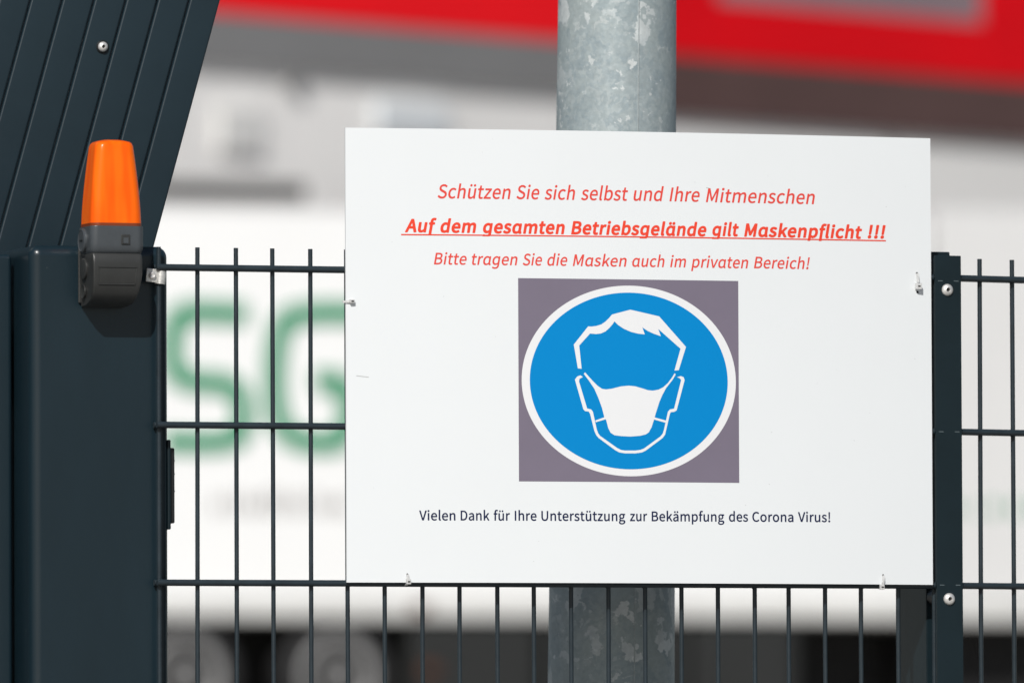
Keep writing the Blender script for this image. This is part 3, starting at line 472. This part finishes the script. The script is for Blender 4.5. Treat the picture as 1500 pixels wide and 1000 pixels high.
def ribbon(pts, wd, closed=False):
    """flat stroke of width wd along a rounded polyline, as list of quads in the xz plane"""
    for _ in range(3):                                    # Chaikin rounding
        q = [pts[0]]
        for a, b in zip(pts, pts[1:]):
            q += [(a[0] * .75 + b[0] * .25, a[1] * .75 + b[1] * .25), (a[0] * .25 + b[0] * .75, a[1] * .25 + b[1] * .75)]
        pts = q + [pts[-1]]
    L, Rr = [], []
    for i, p in enumerate(pts):
        a = pts[max(i - 1, 0)]; b = pts[min(i + 1, len(pts) - 1)]
        d = Vector((b[0] - a[0], b[1] - a[1])).normalized()
        n = Vector((-d.y, d.x)) * wd / 2
        L.append((p[0] + n.x, p[1] + n.y)); Rr.append((p[0] - n.x, p[1] - n.y))
    return L, Rr

def stroke_obj(name, pts, wd, y0, y1, m, parent):
    L, Rr = ribbon(pts, wd)
    bm = bmesh.new()
    f = [[bm.verts.new((p[0], y, p[1])) for p in S] for y in (y0, y1) for S in (L, Rr)]
    n = len(L)
    for i in range(n - 1):
        bm.faces.new((f[0][i], f[0][i + 1], f[1][i + 1], f[1][i]))
        bm.faces.new((f[2][i], f[2][i + 1], f[3][i + 1], f[3][i]))
        bm.faces.new((f[0][i], f[0][i + 1], f[2][i + 1], f[2][i]))
        bm.faces.new((f[1][i], f[1][i + 1], f[3][i + 1], f[3][i]))
    for i in (0, n - 1): bm.faces.new((f[0][i], f[1][i], f[3][i], f[2][i]))
    return link_mesh(name, bm, m, parent)

def wheel(parent, x, y, z, r=0.36):
    t = link_mesh('wheel', lathe(bmesh.new(), [(r * .66, 0), (r * .9, 0), (r, .04), (r, .22), (r * .9, .26), (r * .66, .26)], (x, y + .26, z), (0, -1, 0), 32), M_TYRE, parent, True, 30)
    rim = link_mesh('rim', lathe(bmesh.new(), [(r * .66, .0), (r * .68, .005), (r * .67, .012), (r * .62, .02), (r * .42, -.012), (r * .22, -.004), (r * .17, .03), (r * .02, .035)], (x, y, z), (0, -1, 0), 32), M_RIM, t, True, 30)
    for k in range(8):
        a = k * math.pi / 4
        c = (x + .33 * r * math.cos(a), y - .0, z + .33 * r * math.sin(a))
        link_mesh('wheel_nut', tube(bmesh.new(), (c[0], c[1] + .045, c[2]), (c[0], c[1] + .015, c[2]), .012, n=6), M_STEEL, rim)
    return t

# ---- left truck: white body with two tall green letters
x0, x1 = 9.5, 19.93
T = thing('box_truck', 'white box truck trailer with tall green letters on its side and silver wheels', 'truck', (x0, YT, YARD))
def tb(name, m, a0, a1, b0, b1, c0, c1, bevel=0.0, parent=None):
    o = box(name, m, parent or T, a0 - x0, a1 - x0, b0, b1, c0 - YARD, c1 - YARD, bevel=bevel)
    return o
tb('body', M_TRUCK, x0, x1, 0, 2.5, 2.76, 5.13, bevel=.02)
tb('bottom_rail', M_RAIL, x0, x1, -.03, 2.53, 2.635, 2.758)
tb('roof_line_bar', mat('dark_roof_line', (0.055, 0.055, 0.055), 0.6), x0, 15.86, .02, .12, 5.19, 5.30)  # dark bar added above the body to draw a dark line there
for k in range(2): tb('bar_post', M_LOCKER, 9.8 + k * 2.4, 9.86 + k * 2.4, .03, .11, 5.13, 5.19)  # short supports added under the dark bar
tb('chassis', M_UNDER, x0 + .1, x1 - .1, .75, 1.9, 2.12, 2.634)
def L_(p): return (p[0] - x0, p[1] - YARD)
stroke_obj('letter', [L_(p) for p in [(15.47, 4.49), (15.20, 4.50), (15.04, 4.50), (14.99, 4.36), (14.99, 4.14), (15.08, 4.07), (15.34, 4.07), (15.44, 4.00), (15.45, 3.80), (15.40, 3.72), (15.22, 3.70), (14.93, 3.71)]], .128, -.012, -.002, M_GREEN, T)
stroke_obj('letter', [L_(p) for p in [(16.36, 4.50), (16.0, 4.51), (15.74, 4.49), (15.67, 4.38), (15.64, 4.12), (15.66, 3.86), (15.74, 3.73), (15.95, 3.70), (16.08, 3.72), (16.12, 3.82), (16.12, 4.06), (16.02, 4.09), (15.90, 4.08)]], .128, -.012, -.002, M_GREEN, T)
wx = 15.25
while wx < 16.1:
    wl = random.uniform(.03, .10)
    tb('caption_mark', M_SMUDGE, wx, wx + wl, -.008, -.002, 3.28, 3.28 + random.uniform(.08, .14)); wx += wl + random.uniform(.03, .05)
for wxx in (15.08, 16.06):
    wheel(T, wxx - x0, .02, 2.285 - YARD)
for wxx in (15.08, 16.06):
    wheel(T, wxx - x0, 2.2, 2.285 - YARD)
tb('locker', M_LOCKER, 16.52, 17.35, .0, .6, 2.05, 2.615, bevel=.02)
tb('locker', M_LOCKER, 18.35, 19.05, .0, .6, 2.08, 2.61, bevel=.02)
tb('side_guard', M_LOCKER, 17.4, 18.3, .0, .04, 2.1, 2.60)
for px, pz in ((16.52, 2.70), (16.58, 2.32)):
    o = tb('reflector', M_ORANGE, px, px + .10, -.045, -.031 if pz > 2.6 else -.002, pz - .03, pz + .03)
# ---- right truck: off white, small green lettering
x0, x1 = 19.98, 26.5
T = thing('box_truck', 'off-white box truck seen right of the fence post, small green lettering on its side', 'truck', (x0, YT, YARD))
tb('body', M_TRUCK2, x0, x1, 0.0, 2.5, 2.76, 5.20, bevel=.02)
tb('bottom_rail', M_RAIL, x0, x1, -.03, 2.53, 2.625, 2.758)
tb('chassis', M_UNDER, x0 + .1, x1 - .1, .4, 2.1, 2.12, 2.624)
wx = 20.08
while wx < 21.6:
    wl = random.uniform(.04, .10)
    tb('caption_mark', M_GREEN, wx, wx + wl * .6, -.008, -.002, 3.30, 3.30 + random.uniform(.05, .09)); wx += wl + random.uniform(.05, .09)
for wxx in (21.9, 25.3): wheel(T, wxx - x0, .02, 2.285 - YARD); wheel(T, wxx - x0, 2.2, 2.285 - YARD)

# ------------------------------------------------------------------ galvanised pole
P = thing('galvanised_pole', 'tapered galvanised steel pole standing behind the white notice', 'pole', (0.6557, .35, 0))
def pr(z): return .0784 + (2.38 - z) * .006
bm = bmesh.new(); n = 64; prev = None
for z in [0, .4, .8, 1.2, 1.6, 2.0, 2.4, 2.8, 3.4, 4.2, 5.2, 6.2]:
    cxp = .0144 * z
    ring = [bm.verts.new((cxp + pr(z) * math.cos(2 * math.pi * k / n), pr(z) * math.sin(2 * math.pi * k / n), z)) for k in range(n)]
    if prev:
        for k in range(n): bm.faces.new((prev[k], prev[(k + 1) % n], ring[(k + 1) % n], ring[k]))
    prev = ring
link_mesh('shaft', bm, M_GALV, P, True)
a = R(-90 + 2)                                            # weld seam, a little right of the middle as seen
bm = bmesh.new()
def seam_p(z): return (.0144 * z + (pr(z) + .0002) * math.cos(a), (pr(z) + .0002) * math.sin(a), z)
for z0, z1 in ((0.02, 1.5), (1.5, 3.0), (3.0, 6.18)): tube(bm, seam_p(z0), seam_p(z1), .0008, n=8)
link_mesh('weld_seam', bm, mat('weld_seam', (.40, .44, .44), .5, metal=.2, var=.2, vscale=90), P, True)
link_mesh('pole_cap', lathe(bmesh.new(), [(pr(6.2) + .004, 0), (pr(6.2) + .004, .03), (.03, .05)], (.0144 * 6.2, 0, 6.201), (0, 0, 1), 32), M_GALV, P, True)
link_mesh('base_plate', bx(bmesh.new(), -.2, .2, -.2, .2, 0.0, .02, .004), M_GALV, P)

# ------------------------------------------------------------------ leaning board panel behind the gate post
LP = thing('board_panel', 'dark grey panel of narrow boards leaning behind the thick gate post', 'gate panel', (0.1017, .22, 2.3603))
ang = math.atan2(.0905, .3202)
LM = Matrix.Rotation(ang, 4, 'Y')                         # local z runs up along the boards
pitch_b = .0409
proto = None
for k in range(13):
    xa, xb = -pitch_b * (k + 1), -pitch_b * k - .0011
    if proto is None:
        bm = bx(bmesh.new(), -pitch_b, -.0016, 0, .018, -2.44, 1.2, bevel=.0030, seg=2, M=None)
        proto = link_mesh('board', bm, M_SLAT, LP, True, 60)
        proto.matrix_local = LM
    else:
        o = proto.copy(); col.objects.link(o); o.parent = LP
        o.matrix_local = LM @ Matrix.Translation((-pitch_b * k, random.uniform(-.0004, .0004), 0))
for zc in (-2.0, -.9, .75):
    o = box('back_rail', M_SLAT, LP, -13 * pitch_b, -.002, .020, .050, zc - .03, zc + .03, bevel=.002); o.matrix_local = LM

def screw(parent, c, r=.0075, axis=(0, -1, 0), washer=False):
    if washer:
        wsh = link_mesh('washer', lathe(bmesh.new(), [(r * 1.25, 0), (r * 1.3, .0008), (r * 1.1, .0022), (r * .5, .0024)], c, axis, 28), M_BLACK, parent, True)
        c = tuple(Vector(c) + Vector(axis) * .0024)
    s = link_mesh('screw', lathe(bmesh.new(), [(r, 0), (r * .99, r * .12), (r * .9, r * .32), (r * .7, r * .5), (r * .42, r * .62), (r * .36, r * .6), (r * .33, r * .25), (r * .05, r * .2)], c, axis, 28), M_STEEL, parent, True, 50)
    q = Vector(axis).to_track_quat('Z', 'Y')
    bm = bmesh.new(); tube(bm, Vector(c) + Vector(axis) * r * .2, Vector(c) + Vector(axis) * r * .32, r * .3, n=6)
    link_mesh('socket', bm, M_DARKHOLE, s)
    return s
screw(LP, (-.0598 - .1017, -.0003, 2.2959 - 2.3603), .0066, washer=True)

# ------------------------------------------------------------------ gate post
GP = thing('gate_post', 'thick square dark grey gate post carrying the orange beacon', 'gate post', (-.127, .10, 0))
gx0, gx1, gy0, gy1 = -.2168 + .127, -.0335 + .127, .0125 - .10, .196 - .10
box('shaft', M_POST, GP, gx0, gx1, gy0, gy1, 0, 2.0275, bevel=.014, seg=6)
ls = box('latch_keep', M_BLACK, GP, gx1 - .001, gx1 + .0105, gy0 + .012, gy0 + .05, 1.676, 1.772, bevel=.002)
box('striker', M_STRIP, GP, gx1 - .001, gx1 + .0035, gy0 + .006, gy0 + .06, 1.668, 1.782, bevel=.0015)
for zz in (1.716, 1.738, 1.755): box('notch', M_STRIP, ls, gx1 + .0095, gx1 + .0112, gy0 + .014, gy0 + .046, zz, zz + .0015)

# ------------------------------------------------------------------ sliding gate leaf at the far left
GL = thing('gate_leaf', 'dark grey gate leaf upright at the left edge, close beside the gate post', 'gate', (-.25, .10, 0))
GX = -.2228 + .25
box('upright', M_POST, GL, GX - .062, GX, -.025, .025, .08, 2.0185, bevel=.006, seg=4)
box('top_rail', M_POST, GL, GX - 2.3, GX - .0625, -.0245, .0245, 1.96, 2.018, bevel=.004, seg=3)
box('bottom_rail', M_POST, GL, GX - 2.3, GX - .0625, -.0245, .0245, .08, .16, bevel=.004, seg=3)
for k in range(14): box('infill_bar', M_POST, GL, GX - .20 - .15 * k, GX - .17 - .15 * k, -.012, .012, .161, 1.959)
box('end_upright', M_POST, GL, GX - 2.362, GX - 2.301, -.025, .025, .0, 2.0185, bevel=.006, seg=4)

# ------------------------------------------------------------------ beacon
BX, BY = -.1203, -.021                                   # lens axis
BC = thing('warning_beacon', 'orange warning beacon on a grey bracket, mounted at the top of the gate post', 'beacon', (BX, BY, 1.95))
def rrect(w_, d_, r_, n=8):
    pts = []
    for cx_, cy_, a0 in ((w_ / 2 - r_, d_ / 2 - r_, 0), (-w_ / 2 + r_, d_ / 2 - r_, 90), (-w_ / 2 + r_, -d_ / 2 + r_, 180), (w_ / 2 - r_, -d_ / 2 + r_, 270)):
        for k in range(n + 1):
            a_ = R(a0 + 90 * k / n); pts.append((cx_ + r_ * math.cos(a_), cy_ + r_ * math.sin(a_)))
    return pts
def loft(secs, cap0=True, cap1=True):
    bm = bmesh.new(); prev = None
    for (w_, d_, r_, z_, ox, oy) in secs:
        ring = [bm.verts.new((x + ox, y + oy, z_)) for x, y in rrect(w_, d_, r_)]
        if prev:
            m_ = len(ring)
            for k in range(m_): bm.faces.new((prev[k], prev[(k + 1) % m_], ring[(k + 1) % m_], ring[k]))
        elif cap0: bm.faces.new(ring[::-1])
        prev = ring
    if cap1: bm.faces.new(prev)
    return bm
lz0, lz1 = 2.0525 - 1.95, 2.158 - 1.95
secs = []
for t in [0, .15, .3, .45, .6, .75, .86, .93, .965, .985, 1.0]:
    wv = .0672 - .0185 * t ** 1.45; dv = .060 - .015 * t ** 1.4
    if t > .93: 
        k_ = (t - .93) / .07; sh = .0075 * (1 - math.sqrt(max(0, 1 - k_ * k_))); wv -= 2 * sh; dv -= 2 * sh
    secs.append((wv, dv, min(.0115, dv / 2.2), lz0 + (lz1 - lz0) * t, 0, 0))
secs.append((secs[-1][0] * .6, secs[-1][1] * .6, .006, lz1 + .0012, 0, 0))
lens = link_mesh('lens', loft(secs), M_AMBER, BC, True, 50)
link_mesh('lens_collar', loft([(.0680, .0608, .0115, lz0 - .0035, 0, 0), (.0680, .0608, .0115, lz0 + .0002, 0, 0)]), mat('dark_amber_collar', (.20, .035, .006), .4), lens, True, 50)
soc = link_mesh('lamp_base', loft([(.062, .046, .008, .0625, 0, 0), (.0675, .054, .009, .0650, 0, 0), (.0698, .0590, .0095, .0695, 0, 0), (.0705, .0615, .0095, .0760, 0, 0), (.0705, .0620, .0095, .0975, 0, 0), (.0695, .0610, .009, .0988, 0, 0)]), M_SOCKET, BC, True, 45)
link_mesh('base_badge', bx(bmesh.new(), .004, .0155, -.0322, -.0300, .0755, .0880, .0006), M_BRACKET, soc)
link_mesh('base_badge_face', bx(bmesh.new(), .0065, .0130, -.0327, -.0323, .0770, .0840), M_SOCKET, soc)
bm = lathe(bmesh.new(), [(.0155, 0), (.0155, .003), (.0135, .0042), (.0128, .0036), (.001, .0036)], (-.0348, .004, .0815), (-1, 0, 0), 32)
kb = link_mesh('pivot_disc', bm, M_SOCKET, soc, True, 40)
link_mesh('slot', bx(bmesh.new(), -.0392, -.0383, -.002, .010, .0808, .0822), M_BLACK, soc)
# bracket box under the lamp: profile in yz, lower front rounded
def bracket():
    bm = bmesh.new()
    prof = [(.031, .0655), (-.022, .0655), (-.0275, .0640), (-.0305, .0595), (-.0312, .052), (-.0308, .038), (-.0290, .026), (-.0245, .015), (-.0160, .0065), (-.004, .0015), (.012, -.001), (.031, -.002)]
    rings = []
    for x, s in ((-.0335, .93), (-.0320, .985), (-.0300, 1.0), (.0285, 1.0), (.0315, .985), (.0330, .93)):
        ring = []
        for y, z in prof:
            yy = .031 + (y - .031) * s; zz = .034 + (z - .034) * (s if s > .95 else .96)
            tp = 1 - max(0, (.045 - zz)) ** 1.6 * (26 if x > 0 else 12)     # narrows towards the bottom on the right
            ring.append(bm.verts.new((x * tp, yy, zz)))
        rings.append(ring)
    m_ = len(prof)
    for a_, b_ in zip(rings, rings[1:]):
        for k in range(m_): bm.faces.new((a_[k], a_[(k + 1) % m_], b_[(k + 1) % m_], b_[k]))
    bm.faces.new(rings[0][::-1]); bm.faces.new(rings[-1])
    return bm
br = link_mesh('bracket', bracket(), M_BRACKET, BC, True, 38)
# raised frame lines of the recessed cover on the bracket front
for z_ in (.0470, .0255):
    y_ = -.0312 if z_ > .04 else -.0288
    link_mesh('cover_edge', bx(bmesh.new(), -.0255, .0245 if z_ > .04 else .0225, y_ - .0011, y_ + .001, z_ - .0006, z_ + .0006), M_BRACKET, br)
cp = bmesh.new()
tube(cp, (-.0255, -.0314, .0470), (-.0255, -.0291, .0255), .0008, n=6); link_mesh('cover_edge', cp, M_BRACKET, br)
cp = bmesh.new()
tube(cp, (.0245, -.0314, .0470), (.0225, -.0291, .0255), .0006, n=6); link_mesh('cover_edge', cp, M_BRACKET, br)
link_mesh('side_disc', lathe(bmesh.new(), [(.0135, 0), (.0135, .0022), (.012, .0030), (.001, .0030)], (-.0328, .008, .046), (-1, 0, 0), 28), M_BRACKET, br, True, 40)
link_mesh('side_disc', lathe(bmesh.new(), [(.0085, 0), (.0085, .0022), (.006, .0008), (.001, .0004)], (-.0322, .013, .0175), (-1, 0, 0), 28), M_BRACKET, br, True, 40)
link_mesh('mounting_plate', bx(bmesh.new(), -.0345, .0325, .0295, .0333, .004, .078, .0012), M_BRACKET, br)
link_mesh('neck', bx(bmesh.new(), -.027, .027, -.015, .024, .0645, .0705, .002), M_BLACK, BC)

# ------------------------------------------------------------------ wire mesh fence panels
def vwire(bm, L, seedv):
    rnd = random.Random(seedv)
    n = 10; zs = [0, L * .25, L * .5, L * .75, L]
    prev = None
    for z in zs:
        ox, oy = rnd.uniform(-.0011, .0011), rnd.uniform(-.0003, .0003)
        ring = [bm.verts.new((ox + .003 * math.cos(2 * math.pi * k / n), oy + .003 * math.sin(2 * math.pi * k / n), z)) for k in range(n)]
        if prev:
            for k in range(n): bm.faces.new((prev[k], prev[(k + 1) % n], ring[(k + 1) % n], ring[k]))
        else: bm.faces.new(ring[::-1])
        prev = ring
    bm.faces.new(prev); return bm

def mesh_fence(label, loc, rz, ks, s0, s1):
    F = thing('mesh_fence', label, 'fence', loc, 'wire mesh fences')
    F.rotation_euler.z = rz
    variants = []
    for k in ks:
        if len(variants) < 6:
            o = link_mesh('vertical_wire', vwire(bmesh.new(), 1.996, k + 50), M_WIRE, F, True, 60)
            variants.append(o)
        else:
            o = random.choice(variants).copy(); col.objects.link(o); o.parent = F
        o.location = (k * .05, 0, .03)
        o.rotation_euler = (0, random.uniform(-.0006, .0006), 0)
    proto = None
    for i in range(10):
        for yy in (-.007, .007):
            if proto is None:
                bm = tube(bmesh.new(), (s0, 0, 0), (s1, 0, 0), .0040, n=12)
                proto = o = link_mesh('horizontal_wire', bm, M_WIRE, F, True, 60)
            else:
                o = proto.copy(); col.objects.link(o); o.parent = F
            o.location = (0, yy, 2.0 - .2 * i)
    bm = bmesh.new()
    for k in ks:
        for i in range(10):
            for yy in (-1, 1):
                c = Vector((k * .05, yy * .0036, 2.0 - .2 * i))
                vs_ = [bm.verts.new(c + Vector(d)) for d in ((.0046, 0, 0), (-.0046, 0, 0), (0, 0, .0052), (0, 0, -.0052), (0, .0036 * yy, 0))]
                for t_ in ((0, 2, 4), (2, 1, 4), (1, 3, 4), (3, 0, 4), (0, 3, 1, 2)): bm.faces.new([vs_[q] for q in t_])
    tag(link_mesh('weld_joints', bm, M_WIRE, F, True, 80, False), kind='stuff')
    return F
FA = mesh_fence('dark grey wire mesh fence panel carrying the white notice, left of the narrow post', (0, 0, 0), 0, range(-1, 21), -.0565, 1.012)
FB = mesh_fence('dark grey wire mesh fence panel right of the narrow post', (1.0685, .0066, 0), .2214, range(-1, 49), -.037, 2.45)

# clamp holding the panel to the gate post
CL = thing('fence_clamp', 'shiny metal clamp with a bolt fixing the mesh to the gate post', 'clamp', (-.057, -.004, 1.989))
bm = bmesh.new(); bx(bm, -.0118, .0035, .0000, .0030, -.0085, .0085, .0008)
link_mesh('flange', bm, M_BRIGHT, CL)
bm = bmesh.new(); prev = None
for k in range(13):                                       # strap bent round the wire
    a_ = R(200 - k * 220 / 12)
    ring = [bm.verts.new((.0080 + r_ * math.cos(a_), .003 - r_ * math.sin(a_) , z_)) for r_, z_ in ((.0052, -.0095), (.0068, -.0095), (.0068, .0070), (.0052, .0070))]
    if prev:
        for j in range(4): bm.faces.new((prev[j], prev[(j + 1) % 4], ring[(j + 1) % 4], ring[j]))
    prev = ring
link_mesh('strap', bm, M_BRIGHT, CL, True, 40)
link_mesh('bolt', lathe(bmesh.new(), [(.0048, 0), (.0048, .0012), (.0043, .0030), (.0028, .0040), (.001, .0034)], (-.0045, -.0002, 0), (0, -1, 0), 20), M_STEEL, CL, True)
CL.rotation_euler = (0, R(6), 0)

M_SCRATCH = mat('bare_scratch', (0.10, 0.13, 0.14), 0.5)
# narrow post at the right with clamping strip
FP = thing('fence_post', 'narrow dark fence post with a flat clamping strip and two round screws', 'fence post', (1.018, .08, 0))
box('shaft', M_STRIP, FP, 1.0005 - 1.018, 1.0365 - 1.018, -.050, .056, 0, 2.036, bevel=.0015)
st = box('clamping_strip', M_STRIP, FP, 0.9975 - 1.018, 1.0338 - 1.018, -.097, -.092, .05, 2.0285, bevel=.0008)
for z_ in (1.9838, 1.5823, 1.18, .78, .38):
    screw(FP, (1.0143 - 1.018, -.0972, z_), .0078)
    link_mesh('spacer', tube(bmesh.new(), (-.0045, -.0915, z_ + .004), (-.0045, -.0505, z_ + .004), .0125, n=20), M_BLACK, FP, True)
for z_ in (1.995, 1.799, 1.60):
    for xx in (-.0130, .0090):
        link_mesh('scratch', bx(bmesh.new(), xx - .0035, xx + .003, -.0973, -.0971, z_, z_ + .0009), M_SCRATCH, st)

# ------------------------------------------------------------------ white notice
SX0, SW, SY0, SBOW, SZ0 = .1932, 799.2, -.0158, .023, 1.6008
SG = thing('notice_board', 'white notice with red and navy text and a blue mask pictogram, tied to the fence', 'notice', (SX0, SY0, SZ0))
def bow(bm, off, only_front=False):
    """cut at every 20 mm, then bend (mm in x/z -> metres on the bowed sheet)"""
    x_min = min(v.co.x for v in bm.verts); x_max = max(v.co.x for v in bm.verts)
    k = math.ceil(x_min / 20 + 1e-6)
    while k * 20 < x_max - 1e-6:
        bmesh.ops.bisect_plane(bm, geom=bm.verts[:] + bm.edges[:] + bm.faces[:], plane_co=(k * 20, 0, 0), plane_no=(1, 0, 0), dist=1e-5)
        k += 1
    for v in bm.verts:
        i = math.floor(v.co.x / 20); f_ = v.co.x / 20 - i
        def yy(x): return -SBOW * (1 - (2 * x / SW - 1) ** 2)
        ya, yb = yy(i * 20), yy(min((i + 1) * 20, SW) if (i + 1) * 20 <= SW else (i + 1) * 20)
        y = ya + (yb - ya) * f_
        v.co = Vector((v.co.x / 1000, y - off + v.co.y / 1000, v.co.z / 1000))
def contains(a, p):
    x, y = p; c = False
    for (x0, y0), (x1, y1) in zip(a, a[1:] + a[:1]):
        if (y0 > y) != (y1 > y) and x < x0 + (y - y0) / (y1 - y0) * (x1 - x0): c = not c
    return c
def split_loops(loops):
    outer = [l for i, l in enumerate(loops) if sum(contains(o, l[0]) for j, o in enumerate(loops) if j != i) % 2 == 0]
    return [[o] + [l for l in loops if l is not o and l not in outer and contains(o, l[0])] for o in outer]
def prn(name, polys, off, m, parent=None):
    """polys: list of lists of loops (x, z) in mm"""
    bm = bmesh.new()
    for loops in [q for lp in polys for q in split_loops(lp)]:
        tris = tessellate_polygon([[Vector((x, z, 0)) for x, z in l] for l in loops])
        vs_ = [bm.verts.new((x, 0, z)) for l in loops for x, z in l]
        for t in tris:
            try:
                f = bm.faces.new([vs_[i] for i in t])
                f.normal_update()
                if f.normal.y > 0: f.normal_flip()
            except ValueError: pass
    bow(bm, off)
    me = bpy.data.meshes.new(name); bm.to_mesh(me); bm.free(); me.materials.append(m)
    o = bpy.data.objects.new(name, me); col.objects.link(o); o.parent = parent or SG
    return o
bm = bx(bmesh.new(), 0, SW, 0, 3, 0, 580.0)
bow(bm, 0)
bd = link_mesh('board', bm, M_SIGN, SG)

def ell(cx_, cz_, a_, b_, n=120):
    return [(cx_ + a_ * math.cos(2 * math.pi * k / n), cz_ + b_ * math.sin(2 * math.pi * k / n)) for k in range(n)]
pan = prn('pictogram_panel', [[[(225.8, 129.7), (524.9, 129.7), (524.9, 389.8), (225.8, 389.8)]]], .0002, M_PURPLE)
prn('white_disc', [[ell(375.4, 259.4, 145.5, 122.4)]], .00036, M_WPRINT, pan)
prn('blue_disc', [[ell(375.1, 259.4, 134.4, 113.4)]], .00052, M_BLUE, pan)
prn('head_outline', [[HAIR]], .00068, M_WPRINT, pan)
prn('face_outline', [[STRAP]], .00068, M_WPRINT, pan)
prn('mask', [[MASK]], .00068, M_WPRINT, pan)
prn('mask_strap', [[TIE_L]], .00076, M_WPRINT, pan)
prn('mask_strap', [[TIE_R]], .00076, M_WPRINT, pan)

def word(style, s, xa, xb, base, cap, shear, clip=None):
    """lay the glyphs of one word between xa and xb (mm); cap = capital height"""
    gl = GLYPHS[style]; pen = 0; items = []
    for ch in s:
        adv, cs = gl[ch]
        loops = []
        for c in cs:
            v = [int(t) for t in c.split()]
            L = [(pen + v[i] / 1000 + shear * v[i + 1] / 1000, v[i + 1] / 1000) for i in range(0, len(v), 2)]
            if clip is not None: L = [(x, max(z, clip)) for x, z in L]
            loops.append(L)
        items.append(loops); pen += adv / 100
    x0_ = min(p[0] for it in items for l in it for p in l); x1_ = max(p[0] for it in items for l in it for p in l)
    k = (xb - xa) / (x1_ - x0_)
    return [[[(xa + (x - x0_) * k, base + z * cap) for x, z in l] for l in it] for it in items]
def line(style, L, cap, shear, m, clip=None, name='lettering'):
    polys = []
    zb = sum(t[3] for t in L) / len(L)
    for s, xa, xb, b in L: polys += word(style, s, xa, xb, zb * .5 + b * .5, cap, shear, clip)
    return prn(name, polys, .0002, m)
line('I', LINE1, 17.9, .19, M_RED2)
line('B', LINE2, 17.4, .19, M_RED, clip=-.215)
line('I', LINE3, 15.0, .19, M_RED2)
line('R', LINE4, 12.7, 0, M_NAVY)
prn('underline', [[[(71.9, 443.2), (733.9, 444.6), (733.9, 446.2), (71.9, 444.8)]]], .00028, M_RED)
M_SCUFF = mat('grey_scuff', (.45, .46, .45), .6)
prn('scuff', [[[(13, 263), (29, 261.2), (29.3, 262), (13, 263.8)]]], .0002, M_SCUFF)
prn('scuff', [[[(481, 509.2), (487, 508.2), (487, 508.9), (481, 510)]]], .0002, M_SCUFF)
M_SPOT = mat('tiny_dirt_spots', (.34, .34, .32), .7)
rs = random.Random(3)
def spot(x, z, r): return [[(x + r * math.cos(t * math.pi / 3), z + r * math.sin(t * math.pi / 3)) for t in range(6)]]
o = prn('dirt_spots', [spot(rs.uniform(10, 790), rs.uniform(10, 570), rs.uniform(.18, .45)) for _ in range(34)], .00022, M_SPOT)
tag(o, kind='stuff')

# holes and cable ties
def hole(x, z, r=1.6): prn('drill_hole', [[ell(x, z, r, r, 16)]], .00025, M_DARKHOLE)
def ysurf(x): return SY0 - SBOW * (1 - (2 * x / SW - 1) ** 2)
def tie(label, pts, head, hw=(.0032, .0030, .0026)):
    """pts: strap path in (mm x, mm z, outward mm); head: same"""
    t = thing('cable_tie', label, 'cable tie', (SX0 + head[0] / 1000, ysurf(head[0]) - head[2] / 1000, SZ0 + head[1] / 1000), 'cable ties on the notice')
    o0 = Vector(t.location)
    def W3(p): return Vector((SX0 + p[0] / 1000, ysurf(p[0]) - p[2] / 1000, SZ0 + p[1] / 1000)) - o0
    bm = bmesh.new(); prev = None
    P3 = [W3(p) for p in pts]
    for i, p in enumerate(P3):
        d = (P3[min(i + 1, len(P3) - 1)] - P3[max(i - 1, 0)]).normalized()
        side = d.cross(Vector((0, -1, 0)))
        side = side.normalized() if side.length > .2 else (Vector((1, 0, 0)) if abs(pts[0][0] - pts[-1][0]) < 4 else Vector((0, 0, 1)))
        nr = side.cross(d).normalized()
        ring = [bm.verts.new(p + side * a_ * .0015 + nr * b_ * .0007) for a_, b_ in ((-1, -1), (1, -1), (1, 1), (-1, 1))]
        if prev:
            for j in range(4): bm.faces.new((prev[j], prev[(j + 1) % 4], ring[(j + 1) % 4], ring[j]))
        else: bm.faces.new(ring[::-1])
        prev = ring
    bm.faces.new(prev)
    link_mesh('strap', bm, M_TIE, t, True, 50)
    link_mesh('head', bx(bmesh.new(), -hw[0], hw[0], -hw[2] - .001, hw[2] - .001, -hw[1], hw[1], .0008), M_TIE, t, True)
    link_mesh('head_slot', bx(bmesh.new(), -.0016, .0016, -hw[2] - .0016, -hw[2] - .0009, -.0008, .0008), M_DARKHOLE, t)
    return t
for z_, x_ in ((403.9, 778.6), (379.5, 779.3)): hole(x_, z_, 1.7)
tie('small clear cable tie through two holes near the right edge of the notice', [(778.6, 404, -1), (778.7, 403, 1.6), (779, 398, 2.6), (779, 392, 3)], (779, 387.0, 3.6), (.0040, .0040, .0030))
hole(78.4, 10.3, 1.4); hole(727.2, 11.8, 1.5); hole(8.2, 358.2, 1.4)
tie('clear cable tie over the bottom edge of the notice, left of the pole', [(78.5, 10.3, -1), (78.5, 9, 1.6), (78.3, 4, 2.2), (78.2, -1, 1.5), (78.2, -3, -3), (78.2, -4, -8)], (78.6, 1.0, 3.2), (.0030, .0034, .0024))
tie('clear cable tie over the bottom edge of the notice, beside the narrow post', [(727.3, 11.8, -1), (727.2, 10, 1.6), (727, 5, 2.4), (726, 0, 2.2), (725, -4, -2), (725, -5, -8)], (724.6, -3.5, 1.6), (.0030, .0034, .0024))
tie('clear cable tie over the left edge of the notice', [(8.2, 358.2, -1), (7.4, 358.2, 1.5), (4, 358, 1.9), (0, 357.8, 1.2), (-3, 357.8, -3)], (7.0, 358.2, 2.2), (.0032, .0024, .0022))
